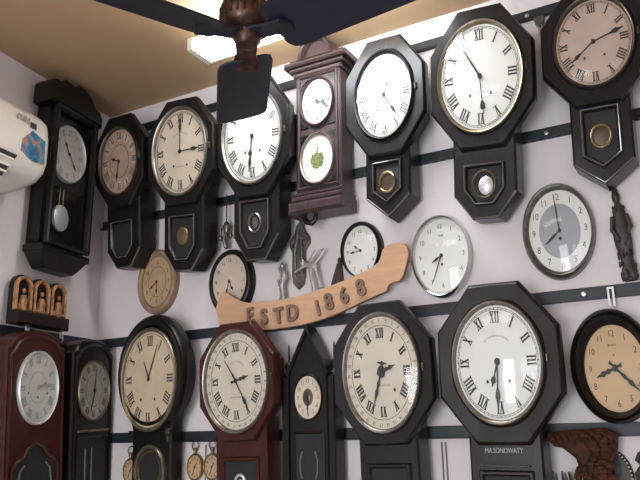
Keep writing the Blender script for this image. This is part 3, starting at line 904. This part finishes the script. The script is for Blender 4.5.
b.ball((-.027, .004, .043), (.010, .010, .013)); b.ball((.027, .004, .048), (.010, .010, .013)); b.ball((0, 0, .004), (.010, .010, .012))
b.build('pendant_body', PEWTER, root)

# tall pewter shield plaque
root = thing('shield_plaque', frame('b', -1.444, .004, ZC + .54), 'tall dark pewter shield plaque hung under the arched two-dial clock', 'ornament')
o = [(0, .282), (-.018, .262), (-.024, .235), (-.046, .205), (-.050, .180), (-.038, .155), (-.040, .060), (-.034, .025), (-.010, .0), (.014, .018), (.022, .050), (.024, .155), (.046, .185), (.044, .210), (.024, .238), (.018, .264)]
MB().prism(o, 0, .010, .004).build('plaque', PEWTER, root)
r = MB(); r.tube([(-.020, .009, .05), (-.022, .012, .15), (-.008, .012, .22), (-.002, .010, .26)], [.006, .008, .010, .005]); r.tube([(.010, .009, .06), (.010, .012, .16), (.004, .012, .22)], [.006, .008, .006])
r.tube([(-.04, .009, .19), (-.02, .012, .215), (.01, .012, .205), (.036, .009, .20)], [.004, .006, .006, .004])
r.build('raised_scroll', PEWTER, root)

# pale leaping figure
root = thing('leaping_figurine', frame('b', -1.385, .036, ZC + .50), 'pale metal leaping figurine with raised arms fixed just above the name board', 'figurine')
b = MB()
b.tube([(-.072, .005, .105), (-.045, .006, .118), (-.018, .006, .132), (.004, .006, .130)], [.004, .008, .012, .012])
b.tube([(-.020, .006, .132), (-.002, .006, .126), (.016, .006, .118), (.026, .006, .110)], [.011, .015, .014, .011])
b.tube([(-.005, .006, .136), (.012, .008, .158), (.020, .008, .172), (.028, .008, .182)], [.008, .006, .005, .004])
b.tube([(.014, .006, .126), (.034, .006, .146), (.048, .006, .158), (.056, .006, .172)], [.008, .006, .005, .005])
b.ball((.058, .006, .176), .008)
b.ball((-.034, .012, .140), (.011, .010, .012))
b.tube([(.002, .006, .120), (.004, .008, .085), (.010, .006, .050), (.016, .004, .016)], [.010, .008, .007, .006])
b.tube([(.022, .006, .112), (.030, .008, .085), (.036, .006, .055), (.044, .004, .028)], [.009, .008, .006, .006])
b.tube([(.006, .004, .012), (.020, .008, .010), (.030, .01, .012)], [.006, .007, .004])
b.tube([(.036, .004, .026), (.048, .008, .024), (.058, .01, .028)], [.006, .007, .004])
b.tube([(.016, .004, .012), (.018, .004, -.002)], [.005, .010])
b.v = [(x_, o_ * .45 - .002, z_) for x_, o_, z_ in b.v]
b.turn(.018, -.020, [(.012, -.0728), (.012, .012)], 14)
b.build('figure_body', PALEMET, root)

# slim pale statuette
root = thing('slim_figurine', frame('b', -1.517, .026, ZC + .488), 'slim pale silver figurine left of the pewter shield plaque', 'figurine')
b = MB()
b.turn(0, 0, [(.017, -.061), (.017, .0)], 16)
b.tube([(0, 0, 0), (.002, 0, .03), (-.004, 0, .07), (.008, 0, .11), (.004, 0, .135)], [.018, .014, .012, .016, .010])
b.ball((.002, .004, .152), (.011, .011, .014))
b.tube([(.012, 0, .12), (.022, .006, .10), (.010, .012, .08)], [.007, .006, .005])
b.tube([(-.004, 0, .12), (-.016, .004, .145), (-.006, .004, .178)], [.007, .006, .004])
b.tube([(.004, 0, .12), (-.018, .006, .095), (-.012, .01, .07)], [.006, .006, .004])
b.build('figure_body', PALEMET, root)

# stepped wooden wedge
root = thing('wooden_wedge', frame('b', -1.268, .001, ZC + .43), 'small pointed dark brown wooden wedge beside the smallest round clock', 'ornament')
b = MB()
b.loft([[(-.034, 0, 0), (.016, 0, 0), (.016, .042, 0), (-.034, .042, 0)], [(-.026, 0, .11), (.014, 0, .11), (.014, .034, .11), (-.026, .034, .11)], [(-.008, 0, .19), (.008, 0, .19), (.008, .018, .19), (-.008, .018, .19)]])
b.ball((0, .009, .200), (.009, .009, .016))
b.build('wedge_body', WALNUT, root)

# tall carved wooden figure
root = thing('carved_wooden_figure', frame('b', -.244, .022, ZC + .430, 0, -.04), 'tall slim dark carved wooden figure standing on the rail at the right edge', 'carving')
b = MB()
pf = [(.030, 0), (.031, .030), (.024, .050), (.026, .085), (.034, .115), (.036, .150), (.033, .190), (.026, .225), (.018, .250), (.012, .262)]
n = 18
lo = []
for j, (r_, z_) in enumerate(pf):
    lo.append([(r_ * math.cos(2 * PI * i / n) * (1 + .08 * math.sin(3 * 2 * PI * i / n + j)), .6 * r_ * math.sin(2 * PI * i / n) * (1 + .08 * math.cos(4 * 2 * PI * i / n + j)), z_) for i in range(n)])
b.loft(lo)
b.ball((-.002, .003, .282), (.017, .016, .024))
b.ball((-.002, .0, .303), (.013, .012, .010))
b.tube([(.028, .008, .215), (.038, .016, .175), (.022, .026, .150)], [.010, .010, .007])
b.tube([(-.028, .008, .215), (-.036, .016, .170), (-.012, .026, .130)], [.010, .010, .007])
rn = random.Random(5)
for k in range(60):
    zz = rn.uniform(.01, .25); aa = rn.uniform(0, PI); rr = .031 if zz < .2 else .022
    b.ball((rr * math.cos(aa), .62 * rr * math.sin(aa), zz), (.005, .005, .009), 8, 5)
b.ball((-.012, .018, .02), (.014, .010, .020)); b.ball((.014, .018, .02), (.014, .010, .020))
b.v = [(x_ * .74, o_ * .8, z_ * .97) for x_, o_, z_ in b.v]
b.build('figure_body', CARVEDK, root)

# three-arched carved panel on the left wall rail
root = thing('carved_triptych', frame('l', -.432, .026, ZC + .430), 'carved wooden panel of three gilded arches standing on the left wall rail', 'carving')
W3 = .150
MB().box(-W3, W3, 0, .055, 0, .052, .006).build('plinth', MAHOG, root)
outl = [(-W3, .050), (W3, .050), (W3, .150)]
for k in (1, 0, -1):
    for i in range(1, 12):
        a = PI * i / 12; outl.append((k * .100 + .050 * math.cos(a), .150 + .052 * math.sin(a)))
    if k > -1: outl.append((k * .100 - .050, .148))
outl.append((-W3, .150))
MB().prism(outl, 0, .022, .003).build('back_panel', MAHOG, root)
for k in (-1, 0, 1):
    ou = [(k * .1 - .046, .054), (k * .1 + .046, .054), (k * .1 + .046, .150)] + [(k * .1 + .046 * math.cos(PI * i / 12), .150 + .046 * math.sin(PI * i / 12)) for i in range(1, 12)] + [(k * .1 - .046, .150)]
    nn = len(ou)
    inn = inset(ou, .014)
    ar = MB().ring(ou, inn, [(0, .02), (0, .034), (.5, .040), (1, .034), (1, .02)]).build('arch', CARVED, root)
    fg = MB()
    fg.tube([(k * .1, .026, .056), (k * .1, .028, .085), (k * .1 + .002, .028, .118)], [.016, .017, .011])
    fg.ball((k * .1 + .002, .028, .136), (.009, .009, .011))
    fg.tube([(k * .1 + .008, .03, .112), (k * .1 + .020, .032, .095), (k * .1 + .004, .038, .086)], [.006, .006, .004])
    fg.ball((k * .1 - .020, .026, .070), (.009, .008, .012)); fg.ball((k * .1 + .020, .026, .068), (.008, .008, .010))
    fg.build('carved_figure', CARVED, ar)

# ------------------------------------------------------------------ pocket watches
def pocket_watch(x, z, label, paper):
    root = thing('pocket_watch', frame('b', x, .002, ZC + z), label, 'pocket watch', 'pocket watches under the lowest rail')
    MB().lathe(.042, .054, [(1, .004), (1.0, .010), (.94, .016), (.86, .014), (.84, .010), (.84, .004)], 0, 0, n=40, wrap=True).build('watch_case', BRASS, root, angle=50)
    d = MB().lathe(.036, .046, [(1, .003), (1, .010)], 0, 0, n=40).build('dial', paper, root)
    arabic(.036, .046, .010, .76, .2).build('numerals', BROWNINK, d)
    hand(.036, .046, .011, 40, .5, .04, 'bar').build('hour_hand', HAND, root)
    hand(.036, .046, .012, 200, .7, .03, 'bar').build('minute_hand', HAND, root)
    MB().turn(0, .010, [(.006, .052), (.006, .062), (.009, .064), (.009, .072), (.004, .076)]).build('crown', DBRASS, root)
    MB().tube([(.016 * math.sin(2 * PI * i / 16), .010, .084 - .018 * math.cos(2 * PI * i / 16)) for i in range(17)], .0025, 8).build('bow', PEWTER, root)


pocket_watch(-2.304, -.150, 'pocket watch hanging between the corner regulator and the rounded figure-eight clock', P_TAN)
pocket_watch(-1.953, -.132, 'golden-faced pocket watch hanging just right of the rounded figure-eight clock', P_GOLD)
pocket_watch(-1.866, -.130, 'pocket watch half hidden behind the red-brown calendar clock', P_TAN)


# ------------------------------------------------------------------ clips, brackets, wires
def clip(wall, s, z, label):
    root = thing('hanging_clip', frame(wall, s, .024 if wall == 'b' else .027, ZC + z), label, 'hook', 'white hanging clips')
    r = [(-.010, 0), (.010, 0), (.010, .062), (-.010, .062)]
    MB().ring(r, inset(r, .006), [(0, 0), (0, .004), (1, .004), (1, 0)]).build('strap', WHITEP, root)
    MB().tube([(0, .004, .012), (0, .012, .006), (0, .010, -.012), (0, .003, -.018)], .003, 8).build('hook', SCREW, root)


clip('b', -.306, .355, 'white strap clip holding the round golden-dialled clock')
clip('l', -.47, .415, 'white strap clip above the reddish mahogany regulator')
clip('l', -.27, .405, 'white strap clip right of the carved arches, above the two bottom regulators')

root = thing('hanging_bracket', frame('b', -.432, .006, ZC + 1.39), 'grey steel bracket with wire loop between the two rightmost top clocks', 'bracket')
MB().prism([(-.022, .03), (.022, .03), (.014, -.005), (.0, -.016), (-.014, -.005)], 0, .014, .003).build('plate', PEWTER, root)
wr = MB(); wr.tube([(-.006, .012, 0), (-.004, .012, -.10), (.002, .012, -.20)], .0018, 6); wr.tube([(.006, .012, 0), (.008, .012, -.10), (.006, .012, -.20)], .0018, 6)
wr.build('wire', SCREW, root)


def wire(x, z0, z1, label, dx=.0):
    root = MB().tube([(0, 0, z0), (dx * .5, 0, (z0 + z1) / 2), (dx, 0, z1)], .0028, 8).build('wall_cable', WIREM)
    root.matrix_world = frame('b', x, .004, ZC)
    tag(root, label, 'cable', 'thin cables on the back wall')


wire(-.900, -.045, -.5, 'thin brown cable on the wall just left of the lettered octagonal clock')
wire(-.886, -.045, -.5, 'second thin cable beside the lettered octagonal clock, the one closer to it')
wire(-1.015 + .01, -.045, -.5, 'thin cable close along the right side of the black calendar clock')
wire(-1.905, -.045, -.5, 'thin cable on the wall behind the golden pocket watch')

# ------------------------------------------------------------------ bottom right corner pieces
root = thing('carved_bracket', frame('b', -.430, .030, ZC - .185), 'reddish-brown carved foliage bracket under the round golden-dialled clock', 'carving')
b = MB()
o = [(-.105, .150), (-.100, .168), (.060, .178), (.098, .160), (.092, .120), (.070, .060), (.075, 0), (.0, -.02), (-.010, .030), (-.025, .090), (-.060, .120), (-.085, .125)]
b.prism(o, 0, .050, .012)
rn = random.Random(11)
for k in range(46):
    u = rn.uniform(-.02, .085); v = rn.uniform(.01, .155)
    b.ball((u, .050 + rn.uniform(-.006, .008), v), (rn.uniform(.008, .018), .012, rn.uniform(.006, .014)), 8, 5)
for k in range(8):
    u = -.09 + k * .018
    b.tube([(u, .048, .160), (u + .008, .060, .148), (u + .016, .050, .135)], [.006, .008, .004], 8)
b.build('carved_body', CARVER, root)
root = thing('beaded_wall_roundel', frame('b', -.372, .0008, ZC - .155), 'dark round plate with white beaded rim behind the carved bracket', 'wall ornament')
MB().lathe(.066, .088, [(1, 0), (1, .010), (.9, .016), (.3, .014)], 0, 0, n=48).build('plate_body', CARVEDK, root)
bd = MB()
for k in range(44):
    a = 2 * PI * k / 44
    bd.ball((.061 * math.cos(a), .015, .082 * math.sin(a)), .0032, 6, 4)
bd.build('beaded_rim', P_CREAM, root)
root = thing('metal_crown', frame('b', -.520, .045, ZC - .235), 'small dark metal crown with gilded tips left of the carved bracket', 'ornament')
cb = MB()
cb.turn(0, 0, [(.034, 0), (.040, .010), (.036, .030), (.040, .045), (.030, .050)], 24)
for k in range(9):
    a = 2 * PI * k / 9
    cb.tube([(.036 * math.cos(a), .036 * math.sin(a), .045), (.044 * math.cos(a), .044 * math.sin(a), .075), (.038 * math.cos(a), .038 * math.sin(a), .10)], [.006, .005, .002], 8)
cb.build('crown_body', PEWTER, root)
tp = MB()
for k in range(9):
    a = 2 * PI * k / 9
    tp.ball((.043 * math.cos(a), .043 * math.sin(a), .064), .006, 8, 5)
tp.build('gilded_tips', BRASS, root)
root = thing('scroll_hook', frame('b', -.272, .0045, ZC - .13), 'black curled iron hook at the lower right edge', 'hook')
b = MB()
b.tube([(.0, 0, .055), (-.012, .004, .045), (-.020, .004, .028), (-.012, .004, .018), (.0, .004, .026), (.012, .004, .05)], [.004, .007, .008, .006, .005, .004])
b.tube([(.012, 0, .012), (-.010, .004, .008), (-.024, .004, -.012), (-.022, .004, -.034), (-.006, .004, -.040)], [.005, .009, .009, .007, .004])
b.build('iron_scroll', INK, root)

# small dark wooden plaque peeping out at the left edge below the air conditioner
root = thing('wooden_plaque', frame('l', -.835, .004, ZC + .60, 0, 0), 'narrow dark wooden plaque at the left edge below the air conditioner', 'plaque')
MB().prism([(-.09, .06), (0, .0), (.09, .06), (.10, .10), (.10, .285), (-.10, .285), (-.10, .10)], 0, .030, .006).build('plaque_body', MAHOG, root)
MB().lathe(.05, .06, [(1, .028), (.9, .036), (.6, .038)], 0, .17, n=32).build('plaque_boss', WALNUT, root)

# ------------------------------------------------------------------ split air conditioner
root = thing('air_conditioner', frame('l', -1.02, .004, ZC + .945), 'ivory split air conditioner with a colourful sticker on the left wall', 'air conditioner')
AL = .80
prof = [(0, .30), (.12, .305), (.175, .295), (.205, .265), (.215, .20), (.215, .10), (.20, .055), (.165, .025), (.09, .005), (0, 0)]   # (out, z)


def ac_section(x, k):
    return [(x, o_ * (1 - .18 * k), .152 + (z_ - .152) * (1 - .20 * k)) for o_, z_ in prof]


lo = [ac_section(-AL * .6, 0), ac_section(AL / 2 - .05, 0), ac_section(AL / 2 - .025, .08), ac_section(AL / 2 - .008, .28), ac_section(AL / 2, .65)]
MB().loft(lo).build('housing', ACW, root, angle=40)
v = MB()
v.loft([[(-AL * .58, .2075, .085), (AL / 2 - .17, .2075, .085), (AL / 2 - .18, .150, .014), (-AL * .58, .150, .014)],
        [(-AL * .58, .2155, .080), (AL / 2 - .17, .2155, .080), (AL / 2 - .18, .156, .004), (-AL * .58, .156, .004)]])
vent = v.build('air_vent', ACD, root)
for k in range(3):
    t = .25 + k * .28
    oo = .214 - .058 * t; zz = .082 - .076 * t
    MB().box(-AL * .58, AL / 2 - .175, oo - .004, oo + .006, zz - .004, zz + .004).build('vent_louver', ACW, vent)
# sticker on the front, logo strokes and a small dark badge
sx0 = AL / 2 - .036
st = [(-.118, .155), (-.070, .205), (.0, .185), (.004, .09), (-.055, .085), (-.122, .105)]
MB().prism([(sx0 + x, z) for x, z in st], .2145, .2165).build('sticker', STICK, root)
MB().box(sx0 - .082, sx0 - .052, .2145, .2165, .215, .238).build('badge', INK, root)
lg = MB()
for k in range(4):
    lg.box(sx0 - .150 + k * .018, sx0 - .142 + k * .018, .2145, .2155, .225, .250)
lg.build('logo_strokes', GREYINK, root)

# ------------------------------------------------------------------ ceiling fan
HX, HY, BZ = -1.085, 1.515, ZC + 1.088
root = bpy.data.objects.new('ceiling_fan', None); COL.objects.link(root); root.location = (HX, HY, BZ)
tag(root, 'dark three-bladed ceiling fan with copper motor, hanging in front of the clocks', 'ceiling fan')
top = CEIL - BZ


def wb(mb, name, mat, parent, **k): return mb.build(name, mat, parent, world=True, **k)


wb(MB().turn(0, 0, [(.013, .20), (.013, top - .03)], 16), 'downrod', FANB, root)
wb(MB().turn(0, 0, [(.020, top - .10), (.055, top - .05), (.062, top - .001)], 28), 'canopy', COPPER, root)
wb(MB().turn(0, 0, [(.020, .02), (.050, .022), (.068, .034), (.078, .052), (.078, .098), (.070, .125), (.048, .150), (.026, .165), (.022, .205), (.012, .215)], 40), 'motor_housing', COPPER, root)
rib = MB()
for k in range(24):
    a = 2 * PI * k / 24
    rib.tube([(.0785 * math.cos(a), .0785 * math.sin(a), .055), (.0785 * math.cos(a), .0785 * math.sin(a), .095)], .0035, 6)
wb(rib, 'motor_ribs', COPPER, root)
wb(MB().turn(0, 0, [(.010, -.022), (.030, -.016), (.040, 0), (.042, .022)], 32), 'bottom_cap', COPPER, root)
for ang in (127.5, -7.0, 246.0):
    a = math.radians(ang)
    ca, sa = math.cos(a), math.sin(a)
    def tr(p):
        return (p[0] * ca - p[1] * sa, p[0] * sa + p[1] * ca, p[2])
    R0, R1 = .105, .535
    out = [(R0, -.060), (R0 + .012, -.080), (R0 + .04, -.088), (R1 - .035, -.092), (R1 - .012, -.086), (R1, -.065), (R1 + .004, .0), (R1, .065), (R1 - .012, .086), (R1 - .035, .092), (R0 + .04, .088), (R0 + .012, .080), (R0, .060)]
    tw = math.radians(-17)
    lo = []
    for dz_ in (-.003, .003):
        lo.append([tr((x, y * math.cos(tw) - dz_ * math.sin(tw), y * math.sin(tw) + dz_ * math.cos(tw))) for x, y in out])
    bl = wb(MB().loft(lo), 'blade', FANB, root)
    ir = MB()
    arm = [(.035, -.034), (.085, -.030), (.108, -.036), (.150, -.036), (.165, 0), (.150, .036), (.108, .036), (.085, .030), (.035, .034)]
    ir.loft([[tr((x, y, .020 - .024 * min(1, max(0, (x - .05) / .08)) + d_)) for x, y in arm] for d_ in (-.009, -.001)])
    wb(ir, 'blade_iron', COPPER if ang == 127.5 else FANB, bl)

# ------------------------------------------------------------------ ceiling batten light near the back wall
TUBE = emit_mat('lit_tube_diffuser', (0.90, 0.96, 1.0), 24.0)
TX0, TX1, TY0, TY1 = -1.65, -.72, 1.93, 2.05
root = bpy.data.objects.new('batten_light', None); COL.objects.link(root); root.location = ((TX0 + TX1) / 2, (TY0 + TY1) / 2, CEIL)
tag(root, 'glowing white ceiling batten light behind the fan', 'ceiling light')
hl = (TX1 - TX0) / 2; hw = (TY1 - TY0) / 2
def wbox(x0, x1, y0, y1, z0, z1):
    return MB().loft([[(x0, y0, z0), (x1, y0, z0), (x1, y1, z0), (x0, y1, z0)], [(x0, y0, z1), (x1, y0, z1), (x1, y1, z1), (x0, y1, z1)]])
wb(wbox(-hl, hl, -hw * .25, hw * .25, -.075, -.001), 'light_body', TRIMM, root)
wb(wbox(-hl + .012, hl - .012, -hw, hw, -.118, -.0755), 'diffuser', TUBE, root)
for q in (-1, 1):
    e = wbox(q * hl - .012, q * hl + .012, -hw - .004, hw + .004, -.122, -.071); wb(e, 'end_cap', ACW, root)

# added fill panel, never in view, to brighten the left wall and ceiling
FILL_EMIT = emit_mat('fill_panel_glow', (0.98, 0.96, 0.97), 4.8)
root = bpy.data.objects.new('batten_light', None); COL.objects.link(root); root.location = (-1.2, 0.1, CEIL)
tag(root, 'added unseen fill panel on the ceiling over the middle of the shop', 'ceiling light')
wb(wbox(-.6, .6, -.21, .21, -.018, -.001), 'light_body', TRIMM, root)
wb(wbox(-.59, .59, -.20, .20, -.060, -.0185), 'diffuser', FILL_EMIT, root)

# ------------------------------------------------------------------ room shell
XR, YF = 2.3, -2.7
fl = LC - LD * ((D - YF) / math.cos(ANG))
structure('floor', wbox(CX - .2, XR + .2, YF - .2, D + .2, -.1, 0), FLOORM)
structure('ceiling', wbox(CX - .2, XR + .2, YF - .2, D + .2, CEIL, CEIL + .1), CEILM)
structure('wall_back', wbox(CX - .2, XR + .2, D, D + .15, 0, CEIL), WALL)
structure('wall_right', wbox(XR, XR + .15, YF, D, 0, CEIL), WALL)
q = [LC, fl, fl - LN * .15, LC - LN * .15]
structure('wall_left', MB().loft([[(p.x, p.y, 0) for p in q], [(p.x, p.y, CEIL) for p in q]]), WALL)
# shop front behind the photographer: door and window openings
xl = fl.x
w = MB()
DO = (-1.50, -.45, 0, 2.35); WO = (.05, 1.95, .75, 2.35)
for a_, b_, c_, d_ in ((xl, DO[0], 0, CEIL), (DO[0], DO[1], DO[3], CEIL), (DO[1], WO[0], 0, CEIL), (WO[0], WO[1], 0, WO[2]), (WO[0], WO[1], WO[3], CEIL), (WO[1], XR, 0, CEIL)):
    m_ = wbox(a_, b_, YF - .15, YF, c_, d_); w.add(m_.v, m_.f)
structure('wall_front', w, WALL)
for nm, O, bars in (('door_1', DO, (0, .5, 1)), ('window_1', WO, (0, .34, .67, 1))):
    m = MB()
    for t in bars:
        xx = O[0] + (O[1] - O[0]) * t
        k = wbox(xx - .03 if t > 0 else xx, xx + .03 if t < 1 else xx, YF - .10, YF - .04, O[2], O[3]); m.add(k.v, k.f)
    for z0_, z1_ in ((O[2], O[2] + .06), (O[3] - .06, O[3])):
        k = wbox(O[0], O[1], YF - .10, YF - .04, z0_, z1_); m.add(k.v, k.f)
    f = structure(nm, m, BLACKW)
    g_ = MB(); k = wbox(O[0] + .02, O[1] - .02, YF - .072, YF - .068, O[2] + .03, O[3] - .03); g_.add(k.v, k.f)
    go = g_.build('window_pane', GLASS, f, world=True)
    # daylight coming in through the opening
    la = bpy.data.lights.new('daylight_' + nm, 'AREA'); la.shape = 'RECTANGLE'
    la.size = O[1] - O[0]; la.size_y = O[3] - O[2]; la.energy = (108 if nm == 'door_1' else 38) * la.size * la.size_y / 2.5; la.color = (.90, .95, 1.0)
    lo_ = bpy.data.objects.new('daylight_' + nm, la); COL.objects.link(lo_)
    lo_.location = ((O[0] + O[1]) / 2, YF - .25, (O[2] + O[3]) / 2); lo_.rotation_euler = (PI / 2, 0, 0)
    lo_.rotation_euler = (-PI / 2, 0, PI) if False else (PI / 2, 0, 0)

# ------------------------------------------------------------------ world, camera, view
wd = bpy.data.worlds.new('daylight'); scene.world = wd; wd.use_nodes = True
bg = wd.node_tree.nodes['Background']; bg.inputs['Color'].default_value = (.75, .85, 1.0, 1); bg.inputs['Strength'].default_value = 0.6

cam = bpy.data.cameras.new('camera'); co = bpy.data.objects.new('camera', cam); COL.objects.link(co)
cam.sensor_width = 36; cam.lens = 720 / 640 * 36; cam.clip_start = .02
co.matrix_world = Matrix.Translation((0, 0, ZC)) @ Matrix.Rotation(.515, 4, 'Z') @ Matrix.Rotation(PI / 2 + .259, 4, 'X') @ Matrix.Rotation(-.02, 4, 'Z')
scene.camera = co
vs = scene.view_settings
vs.view_transform = 'Standard'; vs.look = 'None'; vs.exposure = 0.3; vs.gamma = 1.0; vs.use_curve_mapping = False
